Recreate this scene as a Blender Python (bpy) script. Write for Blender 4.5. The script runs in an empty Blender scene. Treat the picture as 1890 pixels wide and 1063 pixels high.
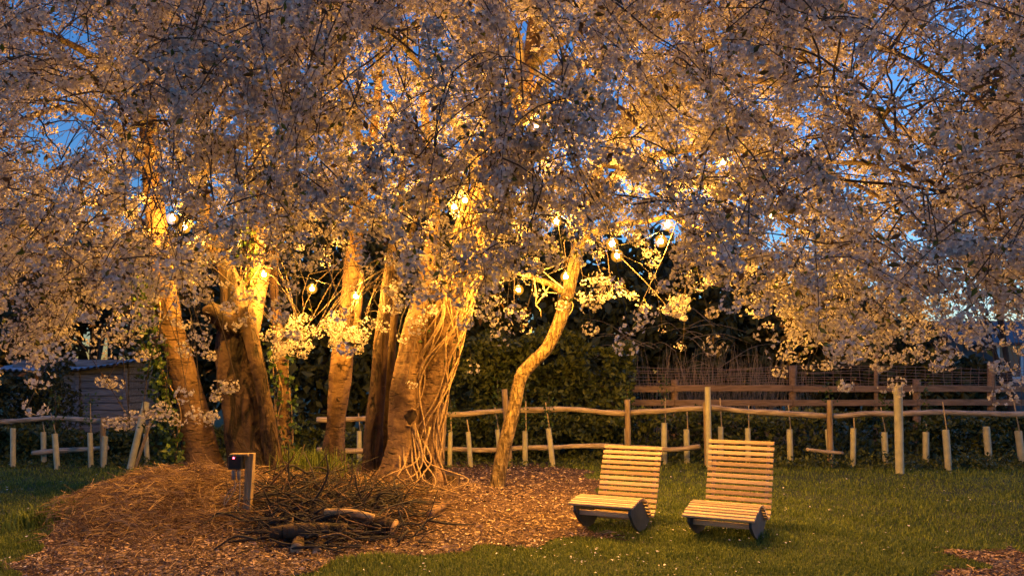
import bpy, math, random
import numpy as np
from mathutils import Vector, Matrix, kdtree, noise
R = math.radians
random.seed(7); rng = np.random.default_rng(7)

# ------------------------------------------------------------------ camera, sky, exposure
F = 1365.0; H = 1.40; YH = 705.0
scn = bpy.context.scene
cam = bpy.data.cameras.new('camera'); camo = bpy.data.objects.new('camera', cam)
scn.collection.objects.link(camo); scn.camera = camo
camo.location = (0, 0, H); camo.rotation_euler = (R(90), 0, 0)
cam.sensor_width = 36; cam.lens = F/1890*36; cam.shift_y = (YH-531.5)/1890
cam.clip_end = 2000
W = bpy.data.worlds.new('World'); scn.world = W; W.use_nodes = True
nt = W.node_tree; bg = nt.nodes['Background']
sky = nt.nodes.new('ShaderNodeTexSky'); sky.sky_type = 'NISHITA'; sky.sun_disc = False
sky.sun_elevation = R(1.0); sky.sun_rotation = R(65); sky.air_density = 1.0; sky.dust_density = 0.3; sky.ozone_density = 4.0
hs = nt.nodes.new('ShaderNodeHueSaturation'); hs.inputs['Saturation'].default_value = 1.0
nt.links.new(sky.outputs[0], hs.inputs['Color']); nt.links.new(hs.outputs[0], bg.inputs[0]); bg.inputs[1].default_value = 0.13
sun = bpy.data.lights.new('sun', 'SUN'); sun.energy = 0.02; sun.angle = R(40); sun.color = (1, .8, .7)
suno = bpy.data.objects.new('sun', sun); scn.collection.objects.link(suno); suno.rotation_euler = (R(88), 0, R(115))
BULB = 1000.0
scn.view_settings.view_transform = 'Standard'; scn.view_settings.look = 'None'
scn.view_settings.exposure = 3.05; scn.view_settings.gamma = 1
cy = scn.cycles
cy.use_denoising = True; cy.max_bounces = 6; cy.diffuse_bounces = 3; cy.glossy_bounces = 2
cy.transmission_bounces = 4; cy.transparent_max_bounces = 4; cy.sample_clamp_indirect = 4; cy.use_light_tree = True
cy.caustics_reflective = False; cy.caustics_refractive = False

def P(px, py, D): return np.array([(px-945)/F*D, D, H+(YH-py)/F*D])
def DG(py, z=0.0): return F*(H-z)/(py-YH)           # distance of a ground point seen at row py

# ------------------------------------------------------------------ mesh helpers
C = scn.collection
class MB:
    def __init__(s): s.V=[]; s.Fq=[]; s.Ft=[]; s.mq=[]; s.mt=[]; s.n=0; s.aq=[]
    def add(s, V, Fc, mat=0):
        V=np.asarray(V,float).reshape(-1,3); Fc=np.asarray(Fc,np.int64)
        if len(Fc)==0: return
        s.V.append(V)
        if Fc.shape[1]==4: s.Fq.append(Fc+s.n); s.mq.append(np.full(len(Fc),mat,np.int32))
        else: s.Ft.append(Fc+s.n); s.mt.append(np.full(len(Fc),mat,np.int32))
        s.n+=len(V)
    def build(s, name, mats, parent=None, smooth=True):
        V=np.concatenate(s.V)
        q=np.concatenate(s.Fq) if s.Fq else np.zeros((0,4),np.int64)
        t=np.concatenate(s.Ft) if s.Ft else np.zeros((0,3),np.int64)
        mi=np.concatenate((s.mq or [np.zeros(0,np.int32)])+(s.mt or [np.zeros(0,np.int32)]))
        loops=np.concatenate([q.ravel(),t.ravel()]).astype(np.int32)
        nf=len(q)+len(t)
        st=np.concatenate([np.arange(len(q))*4, len(q)*4+np.arange(len(t))*3]).astype(np.int32)
        me=bpy.data.meshes.new(name)
        if parent is not None:
            V=V-np.array(parent.location)
        me.vertices.add(len(V)); me.vertices.foreach_set('co',V.astype(np.float32).ravel())
        me.loops.add(len(loops)); me.loops.foreach_set('vertex_index',loops)
        me.polygons.add(nf); me.polygons.foreach_set('loop_start',st)
        me.polygons.foreach_set('material_index',mi)
        me.polygons.foreach_set('use_smooth',np.full(nf,smooth))
        me.update(calc_edges=True); me.validate()
        for m in (mats if isinstance(mats,(list,tuple)) else [mats]): me.materials.append(m)
        o=bpy.data.objects.new(name,me); C.objects.link(o)
        if parent is not None: o.parent=parent
        return o
def thing(name,label,cat,loc=(0,0,0),group=None):
    o=bpy.data.objects.new(name,None); C.objects.link(o); o.location=loc; o.empty_display_size=.1
    o['label']=label; o['category']=cat
    if group: o['group']=group
    return o
def tag(o,label,cat,group=None,kind=None):
    o['label']=label; o['category']=cat
    if group: o['group']=group
    if kind: o['kind']=kind
    return o
def spline(pts, n):
    pts=np.asarray(pts,float); m=len(pts)
    p=np.vstack([2*pts[0]-pts[1],pts,2*pts[-1]-pts[-2]])
    t=np.linspace(0,m-1-1e-9,n); i=t.astype(int); f=(t-i)[:,None]
    p0,p1,p2,p3=p[i],p[i+1],p[i+2],p[i+3]
    return .5*((2*p1)+(-p0+p2)*f+(2*p0-5*p1+4*p2-p3)*f*f+(-p0+3*p1-3*p2+p3)*f**3)
def frames(path):
    T=np.gradient(path,axis=0); T/=np.linalg.norm(T,axis=1)[:,None]+1e-12
    a=np.array([0,1,0]) if abs(T[0][1])<.8 else np.array([1,0,0])
    N=np.cross(T[0],a); N/=np.linalg.norm(N); Ns=[N]
    for k in range(1,len(path)):
        N=Ns[-1]-T[k]*np.dot(Ns[-1],T[k]); N/=np.linalg.norm(N)+1e-12; Ns.append(N)
    N=np.array(Ns); return T,N,np.cross(T,N)
def tube(mb, path, rad, sides=6, mat=0, lump=0, flute=0, caps=True, seed=0, flare=0):
    path=np.asarray(path,float); n=len(path); rad=np.broadcast_to(np.asarray(rad,float),(n,))
    T,N,B=frames(path)
    a=np.linspace(0,2*np.pi,sides,endpoint=False)
    d=np.cos(a)[None,:,None]*N[:,None]+np.sin(a)[None,:,None]*B[:,None]
    r=np.repeat(rad[:,None],sides,1).copy()
    if lump or flute:
        for i in range(n):
            for j in range(sides):
                q=path[i]+d[i,j]*rad[i]
                v=noise.noise(Vector((q[0]*4+seed,q[1]*4,q[2]*2)))+.5*noise.noise(Vector((q[0]*11,q[1]*11+seed,q[2]*5)))
                r[i,j]*=1+lump*v
                if flute: r[i,j]*=1+flute*math.sin(a[j]*5+seed+path[i][2]*1.2)*noise.noise(Vector((seed,path[i][2]*.8,a[j])))
                if flare: r[i,j]*=1+flare*max(0,1-i/(n*.16))**2*(1+.8*math.sin(a[j]*4+seed))
    V=(path[:,None]+d*r[...,None]).reshape(-1,3)
    i=np.arange(n-1)[:,None]*sides; j=np.arange(sides)[None]; j2=(j+1)%sides
    Fq=np.stack([i+j,i+j2,i+sides+j2,i+sides+j],-1).reshape(-1,4)
    if caps and sides>=3:
        c0=len(V); V=np.vstack([V,path[:1],path[-1:]])
        k=np.arange(sides); k2=(k+1)%sides
        Ft=np.vstack([np.stack([np.full(sides,c0),k2,k],-1),np.stack([np.full(sides,c0+1),(n-1)*sides+k,(n-1)*sides+k2],-1)])
        base=mb.n
        mb.add(V,Fq,mat); mb.Ft.append(Ft+base); mb.mt.append(np.full(len(Ft),mat,np.int32))
    else: mb.add(V,Fq,mat)
def box(mb, c, ax, ay, az, mat=0):
    """box from centre and three half axes"""
    c,ax,ay,az=[np.asarray(v,float) for v in (c,ax,ay,az)]
    V=[c+sx*ax+sy*ay+sz*az for sx in(-1,1) for sy in(-1,1) for sz in(-1,1)]
    mb.add(V,[[0,1,3,2],[4,6,7,5],[0,4,5,1],[2,3,7,6],[0,2,6,4],[1,5,7,3]],mat)
def bbox(mb,c,ax,ay,az,b=.006,mat=0):
    """bevelled box: chamfered along its long axis ax"""
    c,ax,ay,az=[np.asarray(v,float) for v in (c,ax,ay,az)]
    ly=np.linalg.norm(ay); lz=np.linalg.norm(az); y=ay/ly; z=az/lz
    pr=[(ly-b,-lz),(ly,-lz+b),(ly,lz-b),(ly-b,lz),(-ly+b,lz),(-ly,lz-b),(-ly,-lz+b),(-ly+b,-lz)]
    V=[c+s*ax+p*y+q*z for s in(-1,1) for p,q in pr]
    Fq=[[k,(k+1)%8,8+(k+1)%8,8+k] for k in range(8)]
    mb.add(V,Fq,mat); b0=mb.n-16
    for s in (0,8):
        for tri in ((0,1,2),(0,2,3),(0,3,4),(0,4,5),(0,5,6),(0,6,7)):
            mb.Ft.append(np.array([[b0+s+k for k in tri]])); mb.mt.append(np.array([mat],np.int32))
def quads(mb, cen, u, v, mat=0, fold=None):
    """many leaf quads (kites): base, side, tip, side"""
    n=len(cen); w=np.cross(u,v); w/=np.linalg.norm(w,axis=1)[:,None]+1e-12
    lift=(np.linalg.norm(v,axis=1)*(.35 if fold is None else fold))[:,None]*w
    V=np.stack([cen-u, cen+v+lift-.1*u, cen+u, cen-v+lift-.1*u],1).reshape(-1,3)
    k=np.arange(n)[:,None]*4
    mb.add(V,np.concatenate([np.hstack([k,k+1,k+2]),np.hstack([k,k+2,k+3])]),mat)
def rdir(n):
    v=rng.normal(size=(n,3)); return v/np.linalg.norm(v,axis=1)[:,None]
def leaves(mb, pts, size, mat=0, up=0.0, aspect=.5, var=.35):
    n=len(pts); s=size*(1+var*(rng.random(n)*2-1))
    u=rdir(n); u[:,2]-=.3; u/=np.linalg.norm(u,axis=1)[:,None]
    v=np.cross(u,rdir(n)+np.array([0,0,up])); v/=np.linalg.norm(v,axis=1)[:,None]+1e-9
    quads(mb,pts,u*(s*.5)[:,None],v*(s*.5*aspect)[:,None],mat)

# ------------------------------------------------------------------ materials
def mat(name, col, rough=.8, col2=None, scale=8, stretch=(1,1,1), bump=0, bscale=None, detail=6, transl=0, spec=.3, lo=.35, hi=.65, emit=None, rnd=False):
    m=bpy.data.materials.new(name); m.use_nodes=True; t=m.node_tree; b=t.nodes['Principled BSDF']
    b.inputs['Base Color'].default_value=(*col,1); b.inputs['Roughness'].default_value=rough
    b.inputs['Specular IOR Level'].default_value=spec
    geo=t.nodes.new('ShaderNodeTexCoord'); mp=t.nodes.new('ShaderNodeMapping'); mp.inputs['Scale'].default_value=stretch
    t.links.new(geo.outputs['Object'],mp.inputs[0])
    cout=None
    if col2:
        n=t.nodes.new('ShaderNodeTexNoise'); n.inputs['Scale'].default_value=scale; n.inputs['Detail'].default_value=detail
        t.links.new(mp.outputs[0],n.inputs[0])
        r=t.nodes.new('ShaderNodeValToRGB'); r.color_ramp.elements[0].position=lo; r.color_ramp.elements[1].position=hi
        r.color_ramp.elements[0].color=(*col,1); r.color_ramp.elements[1].color=(*col2,1)
        if rnd:
            g=t.nodes.new('ShaderNodeNewGeometry'); mx=t.nodes.new('ShaderNodeMath'); mx.operation='MULTIPLY_ADD'
            mx.inputs[1].default_value=.55; t.links.new(g.outputs['Random Per Island'],mx.inputs[0])
            m2=t.nodes.new('ShaderNodeMath'); m2.operation='MULTIPLY'; m2.inputs[1].default_value=.45
            t.links.new(n.outputs[0],m2.inputs[0]); t.links.new(m2.outputs[0],mx.inputs[2]); t.links.new(mx.outputs[0],r.inputs[0])
        else: t.links.new(n.outputs[0],r.inputs[0])
        cout=r.outputs[0]; t.links.new(cout,b.inputs['Base Color'])
    if bump:
        n=t.nodes.new('ShaderNodeTexNoise'); n.inputs['Scale'].default_value=bscale or scale*2; n.inputs['Detail'].default_value=8
        t.links.new(mp.outputs[0],n.inputs[0]); bp=t.nodes.new('ShaderNodeBump'); bp.inputs['Strength'].default_value=bump; bp.inputs['Distance'].default_value=.03
        t.links.new(n.outputs[0],bp.inputs['Height']); t.links.new(bp.outputs[0],b.inputs['Normal'])
    if transl:
        tr=t.nodes.new('ShaderNodeBsdfTranslucent'); ms=t.nodes.new('ShaderNodeMixShader'); ms.inputs[0].default_value=transl
        tr.inputs[0].default_value=(*col,1)
        if cout: t.links.new(cout,tr.inputs[0])
        t.links.new(b.outputs[0],ms.inputs[1]); t.links.new(tr.outputs[0],ms.inputs[2])
        t.links.new(ms.outputs[0],t.nodes['Material Output'].inputs[0])
    if emit:
        b.inputs['Emission Color'].default_value=(*emit[0],1); b.inputs['Emission Strength'].default_value=emit[1]
    return m
M={}
M['petal']=mat('blossom_petal',(.36,.31,.28),.7,(.78,.735,.68),3,transl=.32,spec=.1,rnd=True,lo=.1,hi=.9)
M['bronze']=mat('young_leaf',(.10,.055,.02),.6,(.10,.12,.02),2,transl=.3,rnd=True)
M['twig']=mat('cherry_twig',(.05,.035,.028),.8,(.10,.07,.05),20)
def barkmat(name,c1,c2,dark,blot=3,lent=None,crack=None,bump=1.0):
    m=bpy.data.materials.new(name); m.use_nodes=True; t=m.node_tree; b=t.nodes['Principled BSDF']; b.inputs['Roughness'].default_value=.8; b.inputs['Specular IOR Level'].default_value=.25
    tc=t.nodes.new('ShaderNodeTexCoord')
    def nz_(scale,st,det=5,dist=.0):
        mp=t.nodes.new('ShaderNodeMapping'); mp.inputs['Scale'].default_value=st; t.links.new(tc.outputs['Object'],mp.inputs[0])
        n=t.nodes.new('ShaderNodeTexNoise'); n.inputs['Scale'].default_value=scale; n.inputs['Detail'].default_value=det; n.inputs['Distortion'].default_value=dist; t.links.new(mp.outputs[0],n.inputs[0]); return n.outputs[0]
    def ramp(src,a,c,ca=(0,0,0,1),cb=(1,1,1,1)):
        r=t.nodes.new('ShaderNodeValToRGB'); r.color_ramp.elements[0].position=a; r.color_ramp.elements[1].position=c; r.color_ramp.elements[0].color=ca; r.color_ramp.elements[1].color=cb; t.links.new(src,r.inputs[0]); return r.outputs[0]
    def mix(f,a,b_):
        x=t.nodes.new('ShaderNodeMixRGB'); t.links.new(f,x.inputs[0])
        for s_,v in ((1,a),(2,b_)):
            if isinstance(v,tuple): x.inputs[s_].default_value=(*v,1)
            else: t.links.new(v,x.inputs[s_])
        return x.outputs[0]
    col=ramp(nz_(blot,(1,1,.8),8,.6),.38,.64,(*c1,1),(*c2,1)); hts=[nz_(16,(1,1,1),8)]
    if lent:
        l=ramp(nz_(lent,(1.0,1.0,5.5),4,.8),.58,.70); col=mix(l,col,dark); hts.append(l)
    if crack:
        l=ramp(nz_(crack,(2.6,2.6,.45),6,1.2),.50,.64); col=mix(l,col,dark); hts.append(l)
    l2=ramp(nz_(1.7,(1,1,.6),6,1),.55,.68); col=mix(l2,col,tuple(.5*(x+y) for x,y in zip(c1,dark)))
    t.links.new(col,b.inputs['Base Color'])
    h=hts[0]
    for k in hts[1:]:
        x=t.nodes.new('ShaderNodeMath'); x.operation='MULTIPLY_ADD'; t.links.new(k,x.inputs[0]); x.inputs[1].default_value=-.9; t.links.new(h,x.inputs[2]); h=x.outputs[0]
    bp=t.nodes.new('ShaderNodeBump'); bp.inputs['Strength'].default_value=bump; bp.inputs['Distance'].default_value=.025; t.links.new(h,bp.inputs['Height']); t.links.new(bp.outputs[0],b.inputs['Normal'])
    return m
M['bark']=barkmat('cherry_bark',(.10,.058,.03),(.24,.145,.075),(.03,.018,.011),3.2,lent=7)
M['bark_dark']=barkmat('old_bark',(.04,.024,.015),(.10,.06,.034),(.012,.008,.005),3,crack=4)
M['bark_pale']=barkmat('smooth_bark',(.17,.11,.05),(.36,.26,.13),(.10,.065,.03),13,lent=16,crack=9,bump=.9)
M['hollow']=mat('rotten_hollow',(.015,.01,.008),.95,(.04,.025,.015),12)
M['vine']=mat('vine_bark',(.22,.14,.07),.8,(.38,.26,.14),18,bump=.5)
M['ivy']=mat('ivy_leaf',(.03,.06,.012),.45,(.07,.12,.025),3,transl=.15,rnd=True)
M['soil']=mat('ground',(.028,.036,.010),.95,(.055,.065,.018),2.5,bump=.6,bscale=12)
M['grass']=mat('grass',(.065,.10,.014),.6,(.22,.26,.04),.9,transl=.3,rnd=True)
M['chip_bed']=mat('chip_ground',(.04,.02,.012),.95,(.12,.07,.045),22,bump=1,bscale=40)
M['chip']=mat('wood_chip',(.055,.028,.018),.85,(.74,.52,.36),4,rnd=True,lo=.33,hi=1.0)
M['straw']=mat('dry_grass',(.10,.055,.03),.8,(.56,.39,.22),3,rnd=True,lo=.3,hi=.95,transl=.15)
M['fallen']=mat('fallen_petal',(.55,.5,.45),.8,(.8,.75,.68),5)
M['slat']=mat('larch_slat',(.31,.205,.12),.6,(.60,.44,.29),5,(1.2,14,14),bump=.3,bscale=10,rnd=True,lo=.2,hi=.85)
M['rocker']=mat('dark_panel',(.03,.04,.055),.5,(.05,.065,.085),9,bump=.1)
M['rail']=mat('cleft_wood',(.24,.17,.11),.8,(.52,.42,.31),7,(.6,5,5),bump=.9,bscale=9)
M['post']=mat('post_wood',(.22,.15,.08),.8,(.36,.26,.15),6,(5,5,.7),bump=.6,bscale=10)
M['oldrail']=mat('weathered_rail',(.18,.115,.07),.85,(.30,.20,.13),6,(.7,5,5),bump=.6)
M['tube']=mat('guard_plastic',(.44,.41,.25),.45,(.58,.54,.36),9,spec=.4,transl=.15)
M['cane']=mat('cane',(.30,.22,.12),.7,(.42,.32,.18),30)
M['hedge']=mat('laurel_leaf',(.035,.05,.015),.38,(.10,.115,.035),1.5,spec=.2,rnd=True,transl=.1)
M['dark']=mat('evergreen_leaf',(.028,.038,.02),.5,(.075,.085,.04),1.0,spec=.15,rnd=True,transl=.1)
M['conifer']=mat('conifer_needle',(.03,.035,.008),.7,(.06,.06,.014),1.0,rnd=True)
M['thicket']=mat('dead_stem',(.20,.15,.09),.9,(.38,.29,.19),6,spec=.05)
M['fartrunk']=mat('far_bark',(.025,.022,.02),.9,(.05,.042,.035),6,bump=.5)
M['wire']=mat('wire',(.34,.22,.19),.8,(.28,.22,.2),8,spec=.05)
M['shedwood']=mat('shed_board',(.12,.12,.125),.85,(.25,.25,.26),4,(.8,6,9),bump=.5)
M['shedroof']=mat('roof_sheet',(.28,.31,.37),.5,(.46,.50,.56),2,bump=.2)
M['housewall']=mat('house_wall',(.08,.08,.085),.9,(.12,.12,.125),3)
M['houseroof']=mat('slate_roof',(.05,.06,.085),.6,(.08,.09,.12),5,bump=.3)
M['glass']=mat('window_glass',(.07,.09,.12),.1,spec=.8)
M['white']=mat('white_frame',(.7,.7,.7),.5)
M['black']=mat('black_plastic',(.012,.012,.014),.4)
M['red']=mat('red_led',(.3,.01,.01),.4,emit=((1,.03,.05),6))
M['cable']=mat('cable',(.22,.21,.2),.5)
M['blackcable']=mat('festoon_cable',(.02,.018,.015),.5)
M['bulb']=mat('lit_core',(.9,.7,.4),.4,emit=((1.0,.48,.065),BULB))
def amber():
    m=bpy.data.materials.new('amber_halo_glass'); m.use_nodes=True; t=m.node_tree; o=t.nodes['Material Output']; t.nodes.remove(t.nodes['Principled BSDF'])
    e=t.nodes.new('ShaderNodeEmission'); e.inputs[0].default_value=(1,.40,.03,1); e.inputs[1].default_value=.05  # amber glow put into the globe as a halo round the lit core
    tr=t.nodes.new('ShaderNodeBsdfTransparent'); tr.inputs[0].default_value=(1,.97,.92,1); ad=t.nodes.new('ShaderNodeAddShader')
    t.links.new(e.outputs[0],ad.inputs[0]); t.links.new(tr.outputs[0],ad.inputs[1]); t.links.new(ad.outputs[0],o.inputs[0]); return m
M['amber']=amber()
M['cut']=mat('cut_wood',(.34,.20,.10),.8,(.5,.33,.18),18)

# ------------------------------------------------------------------ ground
def bump2(x,y,cx,cy_,sx,sy,h): return h*np.exp(-((x-cx)/sx)**2-((y-cy_)/sy)**2)
def gz(x,y):
    x=np.asarray(x,float); y=np.asarray(y,float)
    z=bump2(x,y,-2.7,8.6,1.75,1.5,.30)+bump2(x,y,-3.6,7.5,.75,.75,.13)+bump2(x,y,-1.1,8.7,.9,.9,.10)+bump2(x,y,-1.75,7.05,.75,.5,.09)
    z=z+(.035*np.sin(x*6.1+1.3*np.sin(y*4))*np.sin(y*5.3+x*2.2)+.02*np.sin(x*13+y*4)*np.sin(y*11-x*5))*np.clip((bump2(x,y,-2.9,8.0,1.6,1.4,1.0)-.15)*1.6,0,1)
    z=z+.018*np.sin(x*1.7+y*.6)*np.sin(y*1.3-x*.4)
    return z
def inpoly(x,y,poly):
    x=np.asarray(x); y=np.asarray(y); c=np.zeros(x.shape,bool); n=len(poly)
    for i in range(n):
        x1,y1=poly[i]; x2,y2=poly[i-1]
        c^=((y1>y)!=(y2>y))&(x<(x2-x1)*(y-y1)/((y2-y1)+1e-12)+x1)
    return c
def gp(px,py):
    D=DG(py); return ((px-945)/F*D,D)
CHIP=[gp(*q) for q in ((20,1100),(75,1015),(95,975),(180,930),(290,895),(330,860),(560,842),(800,852),(1000,852),(1085,872),(1110,905),(1105,950),(1090,985),(1000,1003),(840,1022),(690,1035),(560,1050),(480,1066),(470,1100))]
CHIP2=[gp(*q) for q in ((1740,1070),(1765,1045),(1805,1018),(1850,1008),(1900,1015),(1960,1040),(1960,1075))]
def chipmask(x,y,j=.18):
    x=np.asarray(x,float); y=np.asarray(y,float)
    xx=x+j*(np.sin(y*5.1+x*2.3)*.6+np.sin(x*9.7-y*4.4)*.4); yy=y+j*(np.sin(x*6.3+y*3.1)*.6+np.sin(y*8.9+x*5.7)*.4)
    return inpoly(xx,yy,CHIP)|inpoly(xx,yy,CHIP2)
def sheet(name,x0,x1,y0,y1,n,m,m_,dz=0,sel=None):
    xs=np.linspace(x0,x1,n); ys=np.linspace(y0,y1,m); X,Y=np.meshgrid(xs,ys)
    Z=gz(X,Y)+dz; V=np.stack([X,Y,Z],-1).reshape(-1,3)
    i=np.arange(m-1)[:,None]*n+np.arange(n-1)[None]; Fq=np.stack([i,i+1,i+n+1,i+n],-1).reshape(-1,4)
    if sel is not None:
        c=V[Fq].mean(1); Fq=Fq[sel(c[:,0],c[:,1])]
        used=np.unique(Fq); rm=np.zeros(len(V),int); rm[used]=np.arange(len(used)); V=V[used]; Fq=rm[Fq]
    b=MB(); b.add(V,Fq); o=b.build(name,m_); o['kind']='structure'; return o
gx=np.concatenate([np.linspace(-400,-12,14)[:-1],np.linspace(-12,12,161),np.linspace(12,400,14)[1:]])
gy=np.concatenate([np.linspace(-60,2,8)[:-1],np.linspace(2,16,121),np.linspace(16,500,20)[1:]])
X,Y=np.meshgrid(gx,gy); V=np.stack([X,Y,gz(X,Y)],-1).reshape(-1,3); n=len(gx); m=len(gy)
i=np.arange(m-1)[:,None]*n+np.arange(n-1)[None]
b=MB(); b.add(V,np.stack([i,i+1,i+n+1,i+n],-1).reshape(-1,4)); g=b.build('ground',M['soil']); g['kind']='structure'
sheet('mulch_bed',-5.5,6.2,4.2,13,300,220,M['chip_bed'],.006,lambda x,y:chipmask(x,y))

def vis_scatter(n, y0, y1, xm=.75):
    """ground points spread evenly over picture rows, inside the view with a margin"""
    inv=rng.uniform(1/y1,1/y0,n*1); y=1/inv
    x=rng.uniform(-xm,xm,n)*y; return x,y
# grass blades
def blades(mb,x,y,h,w,mat=0,lean=.5):
    n=len(x); z=gz(x,y); a=rng.uniform(0,2*np.pi,n); l=rng.random(n)*lean
    d=np.stack([np.cos(a),np.sin(a),np.zeros(n)],-1); s=np.stack([-np.sin(a),np.cos(a),np.zeros(n)],-1)
    base=np.stack([x,y,z],-1); h=h[:,None]; w=w[:,None]; l=l[:,None]
    mid=base+d*h*l*.3+np.array([0,0,1])*h*.6; tip=base+d*h*l+np.array([0,0,1])*h*(1-.25*l)
    V=np.stack([base-s*w,base+s*w,mid+s*w*.7,mid-s*w*.7,tip],1).reshape(-1,3)
    k=np.arange(n)[:,None]*5
    off=mb.n
    mb.add(V,np.hstack([k,k+1,k+2,k+3]),mat); mb.Ft.append(np.hstack([k+3,k+2,k+4])+off); mb.mt.append(np.full(n,mat,np.int32))
mb=MB()
x,y=vis_scatter(400000,4.7,14.5); ok=~chipmask(x,y)
dens=.55+.45*np.sin(x*2.1+np.sin(y*1.7)*2)*np.sin(y*2.9+x)
ok&=rng.random(len(x))<.45+.55*dens
ok&=~((y>12.4)&(rng.random(len(x))<.4))
x,y=x[ok],y[ok]
tall=(.6+.9*np.array([max(0,noise.noise(Vector((a*2.2,b_*2.2,0)))+.35) for a,b_ in zip(x,y)]))*1.1+.5*np.clip(np.sin(x*3.3+1)*np.sin(y*3.7+x*1.2),0,1)+.9*((y>11)&(y<12.6))*rng.random(len(x))
blades(mb,x,y,rng.uniform(.014,.040,len(x))*tall,rng.uniform(.0022,.0045,len(x))*np.clip(y/7,1,2),lean=.9)
tag(mb.build('grass',M['grass'],smooth=False),'short lawn grass round the mulch bed and up to the rail fence','grass',kind='stuff')
# wood chips
mb=MB(); x,y=vis_scatter(150000,4.9,12.6,.75); ok=chipmask(x,y); x,y=x[ok],y[ok]; n=len(x)
u=rdir(n); u[:,2]*=.35; v=np.cross(u,rdir(n)*[.5,.5,1]+[0,0,1]); v/=np.linalg.norm(v,axis=1)[:,None]
L=.008+.042*rng.random(n)**2.2*np.clip(y/7,1,1.6); wd=L*rng.uniform(.25,.6,n)
c=np.stack([x,y,gz(x,y)+rng.uniform(.006,.022,n)],-1)
quads(mb,c,u*L[:,None]*.6,v*wd[:,None]*.6,0,fold=.1)
tag(mb.build('wood_chips',M['chip'],smooth=False),'orange brown wood chips covering the ground under the cherry trees','wood chips',kind='stuff')
# dry straw on the mound
mb=MB()
def straw(x,y,lift,L,w):
    n=len(x); a=rng.uniform(0,2*np.pi,n); t=rng.normal(0,.35,n)
    d=np.stack([np.cos(a)*np.cos(t),np.sin(a)*np.cos(t),np.sin(t)],-1)
    s=np.cross(d,rdir(n)); s/=np.linalg.norm(s,axis=1)[:,None]
    p=np.stack([x,y,gz(x,y)+lift],-1); L=L[:,None]; w=w[:,None]
    sag=np.array([0,0,-.25])*L
    g1=sag*rng.random((n,1)); g2=sag*rng.random((n,1)); kx=s*L*rng.uniform(-.12,.12,(n,1)); w=w*1.25
    V=np.stack([p-d*L*.5-s*w+g1,p-d*L*.5+s*w+g1,p+s*w+kx,p-s*w+kx,p+d*L*.5+s*w+g2,p+d*L*.5-s*w+g2],1).reshape(-1,3)
    k=np.arange(n)[:,None]*6; mb.add(V,np.vstack([np.hstack([k,k+1,k+2,k+3]),np.hstack([k+3,k+2,k+4,k+5])]))
def blob(n,px,py,D,sx,sy):
    return (px-945)/F*D+rng.normal(0,sx,n), D+rng.normal(0,sy,n)
for (n,px,py,D,sx,sy,hh) in ((7800,275,925,7.5,.42,.40,.20),(4500,370,905,8.1,.30,.3,.12),(3600,330,955,7.0,.36,.3,.09),(900,215,965,6.9,.25,.25,.07),(1600,510,900,8.0,.25,.3,.14),(1600,745,905,8.3,.25,.2,.10),(1200,640,930,7.6,.5,.35,.08)):
    x,y=blob(n,px,py,D,sx,sy)
    ok=(y<11)&(y>5)&chipmask(x,y,.25); x,y=x[ok],y[ok]; nn=len(x)
    straw(x,y,rng.random(nn)*hh+.01,rng.uniform(.08,.34,nn),rng.uniform(.0009,.0026,nn))
x,y=vis_scatter(9000,5.2,11.5); ok=chipmask(x,y,.3); x,y=x[ok],y[ok]; nn=len(x)
straw(x,y,rng.random(nn)*.03+.008,rng.uniform(.05,.2,nn),rng.uniform(.0015,.0035,nn))
tag(mb.build('straw',M['straw'],smooth=False),'dry straw and dead grass heaped over the mound beneath the trunks','straw',kind='stuff')
# fallen petals
mb=MB(); x,y=vis_scatter(5200,4.9,13); ok=(rng.random(len(x))<np.where(chipmask(x,y),.55,.14+.2*(np.abs(x-1.5)<2.2))*np.clip(.25+1.1*np.sin(x*1.9+2*np.sin(y*1.1))*np.sin(y*2.3+x*.7),.12,1.2)*1.2); x,y=x[ok],y[ok]; n=len(x)
u=rdir(n)*[1,1,.4]; v=np.cross(u,[[0,0,1]]*n+rdir(n)*.4); s=rng.uniform(.008,.016,n)*np.clip(y/8,1,1.5)
quads(mb,np.stack([x,y,gz(x,y)+np.where(chipmask(x,y),.024,.038)],-1),u*s[:,None],v*s[:,None]*.8)
tag(mb.build('fallen_petals',M['fallen'],smooth=False),'pale fallen blossom petals scattered over the lawn and mulch','petals',kind='stuff')

# ------------------------------------------------------------------ cherry trees
def pxpath(rows, n):
    """rows: (px,py,D,width px) -> smooth path and radii"""
    pts=[np.append(P(a,b_,d),w/F*d*.5) for a,b_,d,w in rows]
    q=spline(pts,n); return q[:,:3],np.maximum(q[:,3],.004)
TREES={}
class Tree:
    def __init__(s,name,label,base):
        s.root=thing(name,label,'tree',tuple(base)); s.trunk=MB(); s.branch=MB(); s.crown=MB(); s.nodes=[]; s.fl=[]; s.lv=[]
def stem(t, rows, mat=0, sides=18, lump=.12, flute=.25, seed=0, rings=None, flare=.35, bury=True):
    rows=list(rows)
    if bury:
        a=rows[0]; rows=[(a[0],a[1]+25,a[2],a[3]*1.1)]+rows
    p,r=pxpath(rows, rings or max(24,len(rows)*10)); r=r*.88
    tube(t.trunk,p,r,sides,mat,lump,flute,seed=seed,flare=flare)
    for k in range(len(p)//3,len(p),3): t.nodes.append((p[k],r[k]))
def limb(t, rows, sides=9, seed=0, mat=0):
    p,r=pxpath(rows,len(rows)*7)
    for k in range(1,len(p)): p[k]+=.025*np.array(noise.noise_vector(Vector(p[k]*2.2+seed)))
    tube(t.branch,p,r,sides,mat,.1,0,seed=seed)
    for k in range(0,len(p),2): t.nodes.append((p[k],r[k]))
BM=[M['bark'],M['bark_dark'],M['hollow'],M['bark_pale']]

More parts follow.
